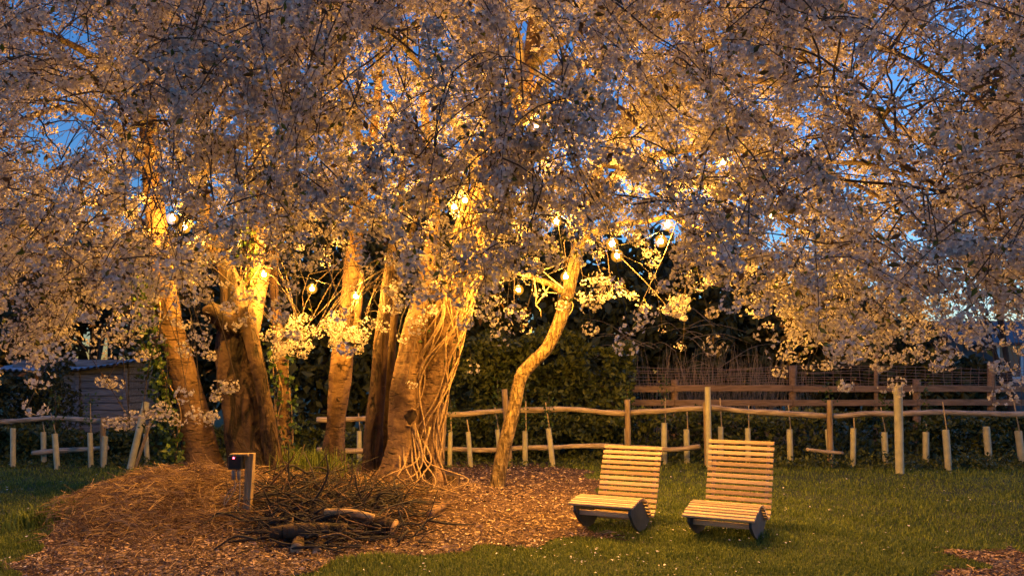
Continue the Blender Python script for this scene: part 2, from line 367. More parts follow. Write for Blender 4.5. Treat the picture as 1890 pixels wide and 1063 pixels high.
t1=Tree('cherry_tree','leaning cherry tree with ivied trunk at the left edge of the mound','' or P(375,885,8.6))
stem(t1,[(378,885,8.6,84),(362,790,8.6,62),(337,690,8.55,56),(316,600,8.5,50),(300,500,8.45,44),(288,400,8.4,40),(278,300,8.4,37),(273,220,8.4,33),(262,120,8.5,26),(240,10,8.6,20),(225,-90,8.7,12)],seed=1,flute=.15)
limb(t1,[(285,330,8.4,20),(210,230,7.8,16),(120,200,7.2,12),(30,230,6.6,9),(-40,320,6.2,6)],seed=2)
limb(t1,[(275,230,8.4,18),(190,120,7.4,14),(60,60,6.6,10),(-60,70,6.0,7)],seed=3)
limb(t1,[(265,140,8.5,16),(300,40,7.4,12),(250,-30,6.2,9),(180,-20,5.4,6)],seed=4)
limb(t1,[(292,430,8.4,16),(210,380,9.2,12),(110,380,9.8,9),(20,430,10.2,6)],seed=5)
limb(t1,[(278,300,8.4,14),(180,320,7.2,10),(110,400,6.4,8),(60,510,5.9,5)],seed=6)
t2=Tree('cherry_tree','stout dark cherry trunk with a broken stub, behind the socket post',P(470,890,8.6))
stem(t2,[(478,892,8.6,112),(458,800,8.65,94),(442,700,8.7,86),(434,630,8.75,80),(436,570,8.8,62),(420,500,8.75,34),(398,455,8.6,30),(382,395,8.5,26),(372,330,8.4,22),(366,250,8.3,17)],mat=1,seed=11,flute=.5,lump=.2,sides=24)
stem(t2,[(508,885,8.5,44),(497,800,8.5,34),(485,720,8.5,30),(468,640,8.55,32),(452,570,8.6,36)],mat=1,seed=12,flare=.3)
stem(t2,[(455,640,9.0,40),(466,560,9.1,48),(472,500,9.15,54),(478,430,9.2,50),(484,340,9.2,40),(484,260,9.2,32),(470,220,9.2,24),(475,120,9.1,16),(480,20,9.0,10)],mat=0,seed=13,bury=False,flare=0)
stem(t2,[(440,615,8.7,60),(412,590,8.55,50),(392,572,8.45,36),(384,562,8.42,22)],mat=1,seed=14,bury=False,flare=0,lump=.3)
limb(t2,[(372,330,8.4,20),(400,250,7.6,15),(460,170,6.8,11),(540,120,6.1,8)],seed=15)
limb(t2,[(378,370,8.4,18),(340,300,7.2,12),(290,240,6.3,9),(230,230,5.6,6)],seed=16)
limb(t2,[(478,140,9.2,18),(400,60,8.0,13),(380,0,6.8,9),(420,-40,5.8,6)],seed=17)
limb(t2,[(484,300,9.2,18),(560,230,9.6,12),(620,220,10.2,8)],seed=18)
t3=Tree('cherry_tree','thin bare young trunk standing between the dark stout trunk and hollow trunk',P(525,840,10.2))
stem(t3,[(526,845,10.0,30),(524,760,10.0,25),(520,680,10.0,24),(512,600,10.1,22),(505,520,10.2,19),(512,430,10.2,15),(530,330,10.2,11),(540,240,10.2,7)],seed=21,lump=.08,flute=.1)
t4=Tree('cherry_tree','cherry trunk with a dark rotten hollow halfway up, behind the brush pile',P(618,850,9.6))
stem(t4,[(614,852,9.6,54),(620,780,9.6,40),(627,710,9.6,46),(632,650,9.6,42),(642,570,9.6,37),(652,490,9.6,36),(658,430,9.6,30),(670,340,9.5,24),(690,240,9.3,18),(700,130,9.2,12),(705,10,9,8)],seed=31,lump=.2)
stem(t4,[(634,700,9.5,10),(650,640,9.5,14),(662,570,9.45,13),(668,500,9.4,10)],seed=32,bury=False,flare=0,lump=.05)
limb(t4,[(680,290,9.4,16),(640,200,8.2,12),(620,120,7.0,9),(640,50,6.0,6)],seed=33)
limb(t4,[(658,430,9.6,14),(600,390,8.6,10),(540,400,7.8,7),(480,420,7.4,4)],seed=34)
limb(t4,[(660,420,9.6,14),(720,330,8.2,10),(760,280,7.2,7),(800,250,6.3,5)],seed=35)
t5=Tree('cherry_tree','slim straight pair of dark stems close beside the vine wrapped trunk',P(690,880,8.9))
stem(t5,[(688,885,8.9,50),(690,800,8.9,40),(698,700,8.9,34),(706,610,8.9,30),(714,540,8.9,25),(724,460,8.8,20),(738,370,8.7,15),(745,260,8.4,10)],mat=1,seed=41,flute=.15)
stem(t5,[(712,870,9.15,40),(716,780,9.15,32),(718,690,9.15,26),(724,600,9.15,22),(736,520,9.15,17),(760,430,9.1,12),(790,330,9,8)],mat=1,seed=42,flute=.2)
t6=Tree('cherry_tree','big gnarled cherry tree wrapped in thick climbing vines at the mound centre',P(740,895,8.7))
stem(t6,[(738,898,8.6,120),(745,830,8.6,76),(748,750,8.6,64),(755,680,8.6,60),(764,620,8.6,52),(778,550,8.7,40),(795,470,8.8,32),(800,380,8.8,24),(790,280,8.7,18),(780,170,8.5,12)],mat=0,seed=51,sides=24,flute=.35,lump=.18)
stem(t6,[(772,895,8.7,92),(775,820,8.7,62),(788,740,8.7,60),(802,670,8.7,62),(818,610,8.7,64),(838,550,8.75,60),(862,480,8.8,62),(882,410,8.85,60),(892,350,8.9,54),(912,270,8.9,46),(948,190,8.9,40),(975,120,8.9,36),(988,40,8.9,28),(1000,-60,8.9,18)],mat=0,seed=52,sides=24,flute=.3,lump=.2)
limb(t6,[(890,350,8.9,26),(850,250,7.8,18),(790,150,6.8,13),(740,80,6.0,9),(690,50,5.2,6)],seed=53)
limb(t6,[(948,190,8.9,24),(960,90,7.6,16),(930,20,6.4,11),(900,-20,5.4,7)],seed=54)
limb(t6,[(975,120,8.9,24),(1100,40,8.2,18),(1250,30,7.4,13),(1400,60,6.6,9),(1520,140,6.0,6)],seed=55)
limb(t6,[(985,60,8.9,22),(1080,-40,8.2,17),(1260,-80,7.2,13),(1480,-60,6.4,9),(1660,20,5.8,6)],seed=56)
limb(t6,[(912,270,8.9,22),(1020,190,8.0,15),(1120,190,7.0,11),(1200,250,6.2,7)],seed=57)
limb(t6,[(882,410,8.85,18),(930,330,7.6,12),(980,290,6.6,8),(1010,300,5.9,5)],seed=58)
limb(t6,[(940,210,8.9,22),(1060,120,9.8,15),(1200,120,10.6,10)],seed=59)
t7=Tree('cherry_tree','slender smooth cherry tree leaning right, lit golden beside the loungers',P(918,902,9.6))
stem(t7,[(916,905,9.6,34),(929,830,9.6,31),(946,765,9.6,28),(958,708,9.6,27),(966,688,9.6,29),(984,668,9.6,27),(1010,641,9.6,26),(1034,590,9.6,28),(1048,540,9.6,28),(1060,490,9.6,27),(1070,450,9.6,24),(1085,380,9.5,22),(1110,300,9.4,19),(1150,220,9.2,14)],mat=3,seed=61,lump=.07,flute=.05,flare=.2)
limb(t7,[(1052,553,9.55,14),(1030,535,9.3,12),(985,512,8.9,9),(950,500,8.6,6)],seed=62,mat=3)
for tw in ([(985,512),(990,545),(989,562),(997,572),(999,588)],[(990,562),(1003,545),(1014,528)],[(1000,520),(1008,538),(1028,541)],[(1040,532),(1015,512),(990,490),(975,488)],[(1045,548),(1057,560),(1056,572),(1051,580)],[(985,500),(1010,496),(1040,484)]):
    tube(t7.branch,spline([P(a,b_,9.0+random.uniform(-.1,.1)) for a,b_ in tw],12),np.linspace(.009,.004,12),5,4)
limb(t7,[(1085,380,9.5,22),(1160,310,8.8,18),(1290,270,8.0,14),(1450,290,7.4,11),(1600,350,6.9,8),(1720,450,6.5,5)],seed=63)
limb(t7,[(1130,260,9.3,18),(1260,160,8.6,15),(1420,150,7.8,12),(1600,200,7.0,9),(1760,300,6.4,7),(1880,420,6.0,4)],seed=64)
limb(t7,[(1150,220,9.2,18),(1320,80,8.6,14),(1520,60,7.8,11),(1720,130,7.0,8),(1880,250,6.4,5)],seed=65)
limb(t7,[(1072,440,9.6,14),(1120,420,9.0,12),(1190,410,8.3,10),(1245,402,7.8,8),(1320,430,7.3,5)],seed=66,mat=3)
limb(t7,[(1110,300,9.4,18),(1260,330,10.0,14),(1420,390,10.3,10),(1560,470,10.5,7)],seed=67)
limb(t7,[(1245,402,7.8,9),(1300,450,7.4,7),(1370,520,7.1,4)],seed=68,mat=3)
limb(t7,[(1450,290,7.4,10),(1560,300,6.2,8),(1700,330,5.4,6),(1820,400,4.9,4)],seed=69)
ALL=[t1,t2,t3,t4,t5,t6,t7]
# hollows on the trunks
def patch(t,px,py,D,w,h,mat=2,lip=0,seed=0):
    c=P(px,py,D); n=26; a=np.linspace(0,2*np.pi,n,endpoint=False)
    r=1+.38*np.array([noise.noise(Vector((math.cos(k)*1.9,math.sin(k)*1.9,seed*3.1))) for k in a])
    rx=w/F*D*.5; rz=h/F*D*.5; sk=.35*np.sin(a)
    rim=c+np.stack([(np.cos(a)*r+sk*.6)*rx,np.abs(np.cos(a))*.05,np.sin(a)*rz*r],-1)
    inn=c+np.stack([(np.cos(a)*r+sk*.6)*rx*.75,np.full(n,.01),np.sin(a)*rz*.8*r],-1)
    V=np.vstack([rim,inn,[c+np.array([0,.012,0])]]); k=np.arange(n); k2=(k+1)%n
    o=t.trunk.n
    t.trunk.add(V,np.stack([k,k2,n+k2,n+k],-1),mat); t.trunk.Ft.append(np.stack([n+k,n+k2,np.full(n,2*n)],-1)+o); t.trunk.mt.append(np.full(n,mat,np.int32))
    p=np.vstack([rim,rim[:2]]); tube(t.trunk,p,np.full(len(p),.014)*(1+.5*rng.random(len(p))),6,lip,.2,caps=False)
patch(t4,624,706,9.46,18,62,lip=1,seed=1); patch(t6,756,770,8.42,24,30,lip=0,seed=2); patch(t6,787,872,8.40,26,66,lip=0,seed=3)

# blossom sprigs -------------------------------------------------
NODE=[];OWN=[]
for t in ALL:
    if t in (t3,): continue
    for p,r in t.nodes:
        if p[2]>2.6: NODE.append(p); OWN.append(t)
def env(px):
    """lowest picture row that the blossom reaches"""
    xs=[-300,0,60,140,220,300,360,420,500,560,640,700,760,820,880,960,1040,1100,1180,1260,1330,1400,1450,1520,1600,1680,1760,1830,1900,2200]
    ys=[600,600,600,565,550,550,525,515,500,470,460,500,540,560,555,500,470,520,530,530,500,500,590,610,615,615,600,570,555,540]
    return np.interp(px,xs,ys)
def in_crown(p):
    X,D,Z=p
    return (X-.6)**2/8.4**2+(D-8.6)**2/5.0**2+(Z-1.6)**2/6.6**2<1
def thin(px,py):
    k=1.0
    k*=1-.85*math.exp(-((px-1665)/100)**2-((py-140)/120)**2)
    k*=1-.6*math.exp(-((px-1790)/100)**2-((py-60)/160)**2)
    k*=1-.9*math.exp(-((px-120)/135)**2-((py-235)/85)**2)
    k*=1-.85*math.exp(-((px-140)/80)**2-((py-60)/50)**2)
    for a_,b_ in ((420,150),(640,95),(715,175),(760,25),(1060,60),(1140,165),(1385,65),(1490,115)): k*=1-.75*math.exp(-((px-a_)/26)**2-((py-b_)/30)**2)
    k*=1-.5*math.exp(-((px-60)/120)**2-((py-540)/70)**2)
    k*=1-.4*math.exp(-((px-600)/150)**2-((py-480)/60)**2)
    k*=1-.5*math.exp(-((px-985)/30)**2-((py-110)/110)**2)
    k*=1-.5*math.exp(-((px-275)/20)**2-((py-280)/90)**2)
    return k
BL=[(318,404,7.85),(341,420,7.9),(487,507,8.72),(576,533,8.8),(656,547,8.75),(838,382,7.9),(858,370,7.85),(957,535,8.6),(1044,511,8.5),(1027,409,8.3),(1130,450,7.2),(1139,472,7.0),(1220,445,7.0),(1232,415,7.2),(1335,300,8.5),(1425,400,8.2),(990,235,8.3),(760,265,8.3)]
WIN=[(a,b_,d,30,.0) for a,b_,d in BL[:14]]+[(284,390,8.3,26,.12),(279,340,8.3,26,.08),(276,295,8.3,26,.08),(273,245,8.3,26,.12),(285,430,8.3,26,.3),(300,480,8.4,24,.4),(472,440,9,30,.35),(480,360,9,26,.6),(875,430,8.6,34,.35),(888,360,8.6,30,.5),(980,110,8.7,30,.45),(960,180,8.7,30,.5),(655,480,9.4,26,.4),(1062,490,9.4,22,.3),(395,480,8.5,24,.4),(1240,405,7.8,24,.3),(830,570,8.6,30,.5)]
BP=np.array([P(*q) for q in BL])
def blocked(p):
    if np.min(np.sum((BP-p)**2,1))<.36**2: return True
    px=945+p[0]/p[1]*F; py=YH-(p[2]-H)/p[1]*F
    for a,b_,d,r,k in WIN:
        if p[1]<d and (px-a)**2+(py-b_)**2<r*r and random.random()>k: return True
    return False
anch=[]
target=2750; tries=0
while len(anch)<target and tries<200000:
    tries+=1
    D=random.uniform(3.9**2,12.2**2)**.5 if random.random()<.6 else random.uniform(4.2,9)
    px=random.uniform(-160,2050); py=random.uniform(-170,660)
    e=env(px)+random.gauss(-18,16)
    if py>e-12: continue
    p=P(px,py,D)
    if not in_crown(p): continue
    if p[2]<1.9: continue
    q2=((p[0]-.6)/8.4)**2+((p[1]-8.6)/5)**2+((p[2]-1.6)/6.6)**2
    if q2<.42 and p[2]>2.3 and random.random()<.72: continue
    if D>10.3 and py>430 and 380<px<1300: continue
    if D<5.6 and py>480 and 300<px<1420: continue
    if random.random()>thin(px,py): continue
    anch.append(p)
kd=kdtree.KDTree(len(NODE))
for i_,p in enumerate(NODE): kd.insert(Vector(p),i_)
kd.balance()
# branching: every new branch joins the nearest wood that does not yet carry many
class Net:
    def __init__(s): s.p=list(NODE); s.t=list(OWN); s.c=[0]*len(NODE); s.rebuild()
    def rebuild(s):
        s.k=kdtree.KDTree(len(s.p))
        for i_,q in enumerate(s.p): s.k.insert(Vector(q),i_)
        s.k.balance()
    def find(s,A):
        best=None
        for q,j,d in s.k.find_n(Vector(A),14):
            cst=(d+.12)*(1+.55*s.c[j])+max(0,A[2]-q[2])*.0
            if best is None or cst<best[0]: best=(cst,j,d)
        s.c[best[1]]+=1; return np.array(s.p[best[1]]),best[1],best[2]
    def add(s,q,t): s.p.append(np.array(q)); s.t.append(t); s.c.append(0)
net=Net()
idx=list(range(len(anch))); random.shuffle(idx)
for i_ in idx[:420]:
    p=anch[i_]; q,j,d=net.find(p); t=net.t[j]
    if d<.35: continue
    sd=np.cross(p-q,[0,0,1]); sd/=np.linalg.norm(sd)+1e-6
    m1=q+(p-q)*.33+np.array([0,0,.14*d])+sd*random.gauss(0,.10)*d; m2=q+(p-q)*.7+np.array([0,0,.10*d])+sd*random.gauss(0,.08)*d
    pa=spline([q,m1,m2,p],13); pa[1:]+=rng.normal(0,.012,pa[1:].shape); tube(t.branch,pa,np.linspace(min(.013,.005+.004*d),.003,13),5,0)
    for k in range(2,13): net.add(pa[k],t)
net.rebuild()
TC=np.array([-.9,9.0])
clusters={id(t):[] for t in ALL}; leafpts={id(t):[] for t in ALL}
def sprig(A,t,Q=None,L=None,ncl=None,droop=None,dirn=None):
    if Q is None:
        Q,j,d=net.find(A); t=net.t[j]
    out=np.array([A[0]-TC[0],A[1]-TC[1]]); out/=np.linalg.norm(out)+1e-6
    dv=np.array([out[0]*.5,out[1]*.5,0])+np.array([random.gauss(0,.5),random.gauss(0,.5),random.gauss(-.30,.30)])
    if dirn is not None: dv=np.array(dirn,float)
    dv/=np.linalg.norm(dv); L=L or random.uniform(.45,1.0); dr=droop if droop is not None else random.uniform(.2,.75)
    n=8; s=np.linspace(-.5,.5,n)
    pa=A+np.outer(s*L,dv); pa[:,2]-=dr*L*(s+.5)**2
    pa+=rng.normal(0,.012,pa.shape)
    dq=np.linalg.norm(Q-pa[0]); full=spline([Q,(Q+pa[0])/2+np.array([0,0,.04+.08*dq])+rng.normal(0,.02+.05*dq,3),pa[0],pa[2],pa[4],pa[6],pa[7]],14)
    tube(t.branch,full,np.linspace(.0046,.0015,14),4,0,caps=False)
    for k in (4,6,8,10): net.add(full[k],t)
    ncl=ncl or random.randint(6,9)
    for k in range(ncl):
        f=(k+.3+.4*random.random())/ncl*(n-1.001); i0=int(f); c=pa[i0]+(pa[i0+1]-pa[i0])*(f-i0)
        c=c+np.array([random.gauss(0,.025),random.gauss(0,.025),-random.uniform(.01,.06)])
        cx_=945+c[0]/c[1]*F; cy_=YH-(c[2]-H)/c[1]*F
        if not blocked(c) and random.random()<thin(cx_,cy_)**.6: clusters[id(t)].append(c)
order=sorted(anch,key=lambda A:net.k.find(Vector(A))[2])
for i_,A in enumerate(order):
    if i_%250==249: net.rebuild()
    sprig(A,None)
net.rebuild()
# stray hanging sprigs
for px,py,D,n_ in ((215,703,6.0,2),(205,708,6.0,1),(215,772,6.0,3),(225,785,6.0,2),(300,768,6.1,4),(290,755,6.1,3),(410,720,6.2,4),(415,708,6.2,2),(375,760,6.3,3),(388,766,6.3,2),(436,590,6.3,2),(395,655,6.3,1),(345,640,6.4,2),(260,655,6.4,2),(70,620,5.8,3),(50,640,5.8,2),(108,640,6.0,1),(175,632,6.3,1),(215,625,6.2,2),
  (1190,572,7.0,1),(1222,575,7.0,1),(1250,560,7.0,2),(1420,573,7.0,1),(1456,630,6.8,1),(1496,618,6.6,1),(1566,655,6.6,2),(1612,652,6.6,1),(1540,615,6.6,2),(1590,612,6.5,3),(1640,610,6.5,2),(1715,615,6.5,2),(1800,602,6.2,2),(1820,590,6.0,2),(968,605,7.6,1),(960,570,7.8,2),(1075,545,8.0,3),(1110,545,7.8,3),(1135,535,7.6,2),(870,570,7.9,3),(770,590,7.9,2),(810,565,7.9,3),(740,625,8.1,1),(757,705,8.2,1),
  (1480,585,6.7,3),(1515,600,6.7,3),(1660,600,6.4,3),(1740,600,6.4,3),(1310,510,7.2,2),(1290,530,7.1,1),(20,600,6,3),(120,590,6.0,3),(240,610,6.3,3),(320,590,6.6,3),(700,600,7.9,2),(660,620,7.9,2),(610,600,7.9,2),(560,620,7.9,2),(520,635,7.9,2),(630,580,7.9,3)):
    A=P(px,py,D); A=A+np.array([0,0,.03])
    Q0=A+np.array([random.gauss(0,.25),random.gauss(.1,.25),random.uniform(.5,.9)])
    q,j,d=net.find(Q0)
    sprig(A,net.t[j],Q=np.array(q),L=.07*n_,ncl=n_,droop=.2,dirn=(random.choice((-1,1)),.3,-.1))
for k in range(34):
    u=random.random(); A=P(500+190*u+random.gauss(0,10),632-55*u+random.gauss(0,20+10*u),random.uniform(8.55,9.0))
    q,j,d=net.find(A+np.array([.1,.3,.2])); sprig(A,net.t[j],Q=q,L=.3,ncl=3,droop=.2)
for k in range(18):
    u=random.random(); A=P(50+90*u+random.gauss(0,18),640-110*u+random.gauss(0,16),random.uniform(5.8,6.6))
    q,j,d=net.find(A+np.array([.1,.3,.5])); sprig(A,net.t[j],Q=q,L=.35,ncl=4,droop=.4)
# flower template
def flower_template():
    V=[(0,0,0)]; Fq=[]
    for k in range(5):
        a=2*math.pi*k/5; c=np.array([math.cos(a),math.sin(a)]); s=np.array([-math.sin(a),math.cos(a)])
        l=c*.55+s*.48; tp=c*1.0; rr=c*.55-s*.48
        b0=len(V); V+=[(l[0],l[1],.22),(tp[0],tp[1],.30),(rr[0],rr[1],.22)]; Fq.append([0,b0+2,b0+1,b0])
    return np.array(V),np.array(Fq)
FV,FF=flower_template()
def bloom(mb,cs,nf=32):
    cs=np.asarray(cs); m=len(cs)
    if m==0: return
    n=m*nf; c=np.repeat(cs,nf,0); keep=rng.random(n)<rng.uniform(.35,1,m).repeat(nf)
    c=c[keep]; n=len(c)
    d=rdir(n); d[:,2]-=.25; d/=np.linalg.norm(d,axis=1)[:,None]
    big=(rng.uniform(.038,.078,m).repeat(nf))[keep]; rad=big*rng.uniform(.78,1.06,n); pos=c+d*rad[:,None]*[1.08,1.08,.85]
    nrm=d+rdir(n)*.38; nrm/=np.linalg.norm(nrm,axis=1)[:,None]
    a=np.cross(nrm,rdir(n)); a/=np.linalg.norm(a,axis=1)[:,None]+1e-9; b_=np.cross(nrm,a)
    s=rng.uniform(.0105,.0160,n)[:,None,None]
    cup=rng.uniform(.4,2.6,n)[:,None,None]
    T=FV[None]; V=pos[:,None]+s*(T[...,0:1]*a[:,None]+T[...,1:2]*b_[:,None]+cup*T[...,2:3]*nrm[:,None])
    V+=rng.normal(0,.0018,V.shape)
    k=np.arange(n)[:,None,None]*len(FV)
    mb.add(V.reshape(-1,3),(FF[None]+k).reshape(-1,4),0)
for t in ALL:
    cs=np.array(clusters[id(t)]).reshape(-1,3)
    if len(cs):
        bloom(t.crown,cs)
        nl=2; lp=np.repeat(cs,nl,0)+rng.normal(0,.045,(len(cs)*nl,3))+np.array([0,0,.025])
        lp=lp[rng.random(len(lp))<.7]
        leaves(t.crown,lp,.052,1,aspect=.45)
        print(t.root.name,'clusters',len(cs))
for t in ALL:
    t.trunk.build('trunk',BM,t.root)
    if t.branch.n: t.branch.build('branches',[M['twig'],M['bark'],M['hollow'],M['bark_pale'],M['cane']],t.root)
    if t.crown.n: t.crown.build('crown',[M['petal'],M['bronze']],t.root,smooth=False)

# vines round the big trunk and ivy on the left trunk
vr=thing('climbing_vine','thick twisted bare vine stems wound round the big gnarled trunk','vine',tuple(P(772,895,8.7)))
mb=MB()
ctr,rr=pxpath([(772,895,8.7,92),(775,820,8.7,66),(788,740,8.7,62),(802,670,8.7,66),(818,610,8.7,70),(838,550,8.75,66),(862,480,8.8,64),(882,410,8.85,62),(892,350,8.9,56),(912,270,8.9,48),(948,190,8.9,42),(975,120,8.9,38)],90)
random.seed(21)
for k in range(30):
    a0=random.uniform(0,6.28) if k<9 else random.uniform(3.9,6.3); tw=random.uniform(-4.5,4.5); s0=random.randint(0,12); s1=random.randint(50,88)
    if k>9: tw=random.uniform(-2.2,2.2)
    if k>19: s0=random.randint(20,45); s1=88
    pts=[]
    for i_ in range(s0,s1,3):
        a=a0+tw*(i_/90)+.5*math.sin(i_*.21+k*1.7); r=rr[i_]*1.08+.012+.03*max(0,math.sin(i_*.3+k))
        pts.append(ctr[i_]+np.array([math.cos(a)*r,math.sin(a)*r,0]))
    pa=spline(pts,len(pts)*3); w=random.choice((.008,.010,.013,.018,.026)); tube(mb,pa,np.linspace(w,w*.6,len(pa)),6,0,.15,seed=k)
for k in range(10):
    x0=random.uniform(724,795); pts=[P(x0,random.uniform(770,820),8.50),P(x0+random.gauss(6,10),850,8.34),P(x0+random.gauss(0,25),885,8.15),P(x0+random.gauss(0,45),912,8.0)]
    pa=spline(pts,16); tube(mb,pa,np.linspace(.013,.006,16),5)
mb.build('vine_stems',M['vine'],vr)
mb=MB(); pts=[]
for i_ in range(20,90,1):
    for _ in range(3):
        a=random.uniform(2.6,6.8); pts.append(ctr[i_]+np.array([math.cos(a),math.sin(a),0])*(rr[i_]+random.uniform(.02,.06))+rng.normal(0,.03,3))
leaves(mb,np.array(pts)[rng.random(len(pts))<.6],.05,0,aspect=.8); mb.build('vine_leaves',M['ivy'],vr)
def ivy(label,rows,n,amin,amax,base,spread=.10):
    r_=thing('ivy_plant',label,'ivy',tuple(base)); c,rd=pxpath(rows,60); mb=MB(); pts=[]
    for _ in range(n):
        i_=random.randint(0,59); a=random.uniform(amin,amax)
        pts.append(c[i_]+np.array([math.cos(a),math.sin(a),0])*(rd[i_]+abs(random.gauss(.02,spread)))+rng.normal(0,.03,3))
    leaves(mb,np.array(pts),.058,0,aspect=.8); mb.build('leaves',M['ivy'],r_)
    mb=MB()
    for k in range(7):
        a0=random.uniform(amin,amax); p=[c[i_]+np.array([math.cos(a0+.4*math.sin(i_*.2+k)),math.sin(a0+.4*math.sin(i_*.2+k)),0])*(rd[i_]+.015) for i_ in range(0,random.randint(30,60),4)]
        tube(mb,spline(p,len(p)*3),.008,5)
    mb.build('stems',M['vine'],r_)
ivy('dark green ivy hanging on the left side of the leaning left trunk',[(365,870,8.6,70),(350,780,8.6,60),(330,690,8.55,56),(312,600,8.5,50),(300,520,8.45,44)],2000,2.4,4.6,P(365,880,8.6),.12)
ivy('bright yellow lit ivy climbing the stem above the dark stout trunk',[(466,600,9.1,48),(472,500,9.15,54),(478,430,9.2,50),(484,340,9.2,40)],520,2.8,5.0,P(466,600,9.1),.05)
ivy('ivy cloaking the lower half of the thin bare young trunk',[(526,840,10,30),(522,740,10,25),(516,640,10,24)],420,2.4,6.8,P(526,840,10),.08)

# ------------------------------------------------------------------ festoon lights
sr=thing('festoon_lights','string of warm glowing round bulbs looped through the cherry boughs','string lights',tuple(P(700,480,8)))
cb=MB(); hang=[P(a,b_-16,d)+np.array([0,0,.02]) for a,b_,d in BL]
for k in range(len(hang)-1):
    a,b_=hang[k],hang[k+1]; L=np.linalg.norm(a-b_); s=np.linspace(0,1,14)[:,None]
    pa=a+(b_-a)*s; pa[:,2]-=(.10*L*4*s*(1-s))[:,0]*(.6); tube(cb,pa,.0045,5)
for k in (0,len(hang)-1):
    a=hang[k]; e=a+np.array([(-1 if k==0 else 1)*.4,.8,.5]); tube(cb,spline([a,(a+e)/2-np.array([0,0,.08]),e],10),.0045,5)
cb.build('cable',M['blackcable'],sr)
def uvs(mb,c,r,mat=0,sz=1.0,n=14,m_=10):
    pr=[(math.sin(math.pi*k/m_),math.cos(math.pi*k/m_)) for k in range(m_+1)]
    pa=np.array([[c[0],c[1],c[2]+r*sz*z] for s,z in pr]); 
    tube(mb,pa[::-1],[max(1e-4,r*s) for s,z in pr][::-1],n,mat,caps=False)
for a,b_,d in BL:
    c=P(a,b_,d); mb=MB(); uvs(mb,c,.023); bo=mb.build('bulb',M['bulb'],sr)
    mb=MB(); uvs(mb,c,.060,n=20,m_=14); uvs(mb,c,.042,n=20,m_=14); gl_=mb.build('glass_halo_globe',M['amber'],sr); gl_.parent=bo; gl_.location=(0,0,0)
    mb=MB(); tube(mb,[c+np.array([0,0,.045]),c+np.array([0,0,.05]),c+np.array([0,0,.085])],[.016,.019,.014],10)
    s=mb.build('socket',M['black'],sr); s.parent=bo; s.location=(0,0,0)

# ------------------------------------------------------------------ rocking loungers
def lounger(name,label,origin,theta,tilt):
    root=thing(name,label,'lounger',tuple(origin),'slatted rocking loungers under the cherry trees')
    ud=np.array([math.sin(theta),math.cos(theta),0]); wd=np.array([math.cos(theta),-math.sin(theta),0])
    prof=np.array([(-.02,.250),(.06,.270),(.16,.292),(.27,.306),(.36,.300),(.44,.264),(.52,.200),(.60,.138),(.66,.112),(.72,.120),(.77,.175),(.815,.27),(.85,.37),(.885,.48),(.925,.60),(.97,.71),(1.0,.775)])
    piv=np.array([.45,0.0])
    ct,st=math.cos(tilt),math.sin(tilt)
    def T(u,z):
        du=u-piv[0]; dz=z-piv[1]-.40; return piv[0]+du*ct+dz*st, piv[1]+.40-du*st+dz*ct
    pr=spline([(u,z,0) for u,z in prof],260)[:,:2]
    seg=np.r_[0,np.cumsum(np.linalg.norm(np.diff(pr,axis=0),axis=1))]; tot=seg[-1]; n=int(tot/.0535)
    def W3(u,z,w):
        u,z=T(u,z); return np.array(origin)+ud*(u-.45)+wd*w+np.array([0,0,z])
    sm=MB()
    for k in range(n):
        s=(k+.5)/n*tot; u=np.interp(s,seg,pr[:,0]); z=np.interp(s,seg,pr[:,1])
        u2=np.interp(s+.01,seg,pr[:,0]); z2=np.interp(s+.01,seg,pr[:,1]); tv=np.array([u2-u,z2-z]);tv/=np.linalg.norm(tv)+1e-9
        c=W3(u,z,random.gauss(0,.0015)); a=W3(u+tv[0],z+tv[1],0)-W3(u,z,0); nn=np.cross(wd,a)
        bbox(sm,c,wd*.305,a*.0182,nn*.011,.004)
    sm.build('slatted_seat',M['slat'],root,smooth=False)
    # two side runners under the slats: upper edge follows the slats, lower edge is the rocker
    for s in (-1,1):
        rm=MB(); us=np.linspace(.03,.755,40); up=np.array([np.interp(u,pr[:200,0],pr[:200,1]) for u in us])-.014
        lo=np.array([.0+((u-.42)**2)*1.45 if u>.42 else ((u-.42)**2)*1.25 for u in us]); lo=np.minimum(lo,up-.012)
        th=.012; w0=s*.262
        V=[]
        for w in (w0-th,w0+th):
            V+=[W3(u,z,w) for u,z in zip(us,up)]+[W3(u,z,w) for u,z in zip(us,lo)]
        n_=len(us); V=np.array(V); k=np.arange(n_-1)
        Fq=np.vstack([np.stack([k,k+1,n_+k+1,n_+k],-1),np.stack([2*n_+k,3*n_+k,3*n_+k+1,2*n_+k+1],-1),np.stack([k,2*n_+k,2*n_+k+1,k+1],-1),np.stack([n_+k,n_+k+1,3*n_+k+1,3*n_+k],-1)])
        rm.add(V,Fq); rm.add(V[[0,n_,3*n_,2*n_]],[[0,1,2,3]]); rm.add(V[[n_-1,2*n_-1,4*n_-1,3*n_-1]],[[0,3,2,1]])
        # back support strip behind the backrest
        rm.build('rocker',M['rocker'],root,smooth=False)
        bm_=MB(); ks=range(175,258,6); 
        tube(bm_,[W3(pr[k,0]+.028,pr[k,1]-.006,s*.25) for k in ks],.017,6); bm_.build('back_support',M['slat'],root)
    for u,z in ((.14,.17),(.66,.085)):
        cm=MB(); bbox(cm,W3(u,z,0),wd*.249,ud*.014,np.array([0,0,.024]),.004); cm.build('crossbar',M['slat'],root,smooth=False)
    return root
lounger('rocking_lounger','slatted wooden rocking lounger at the edge of the wood chips, tilted further back',(1.00,7.10,gz(1,7.1)+.005),R(26),R(3))
lounger('rocking_lounger','slatted wooden rocking lounger on grass before the tall tube, with taller back',(1.97,6.70,gz(1.97,6.7)+.005),R(29),R(-5))

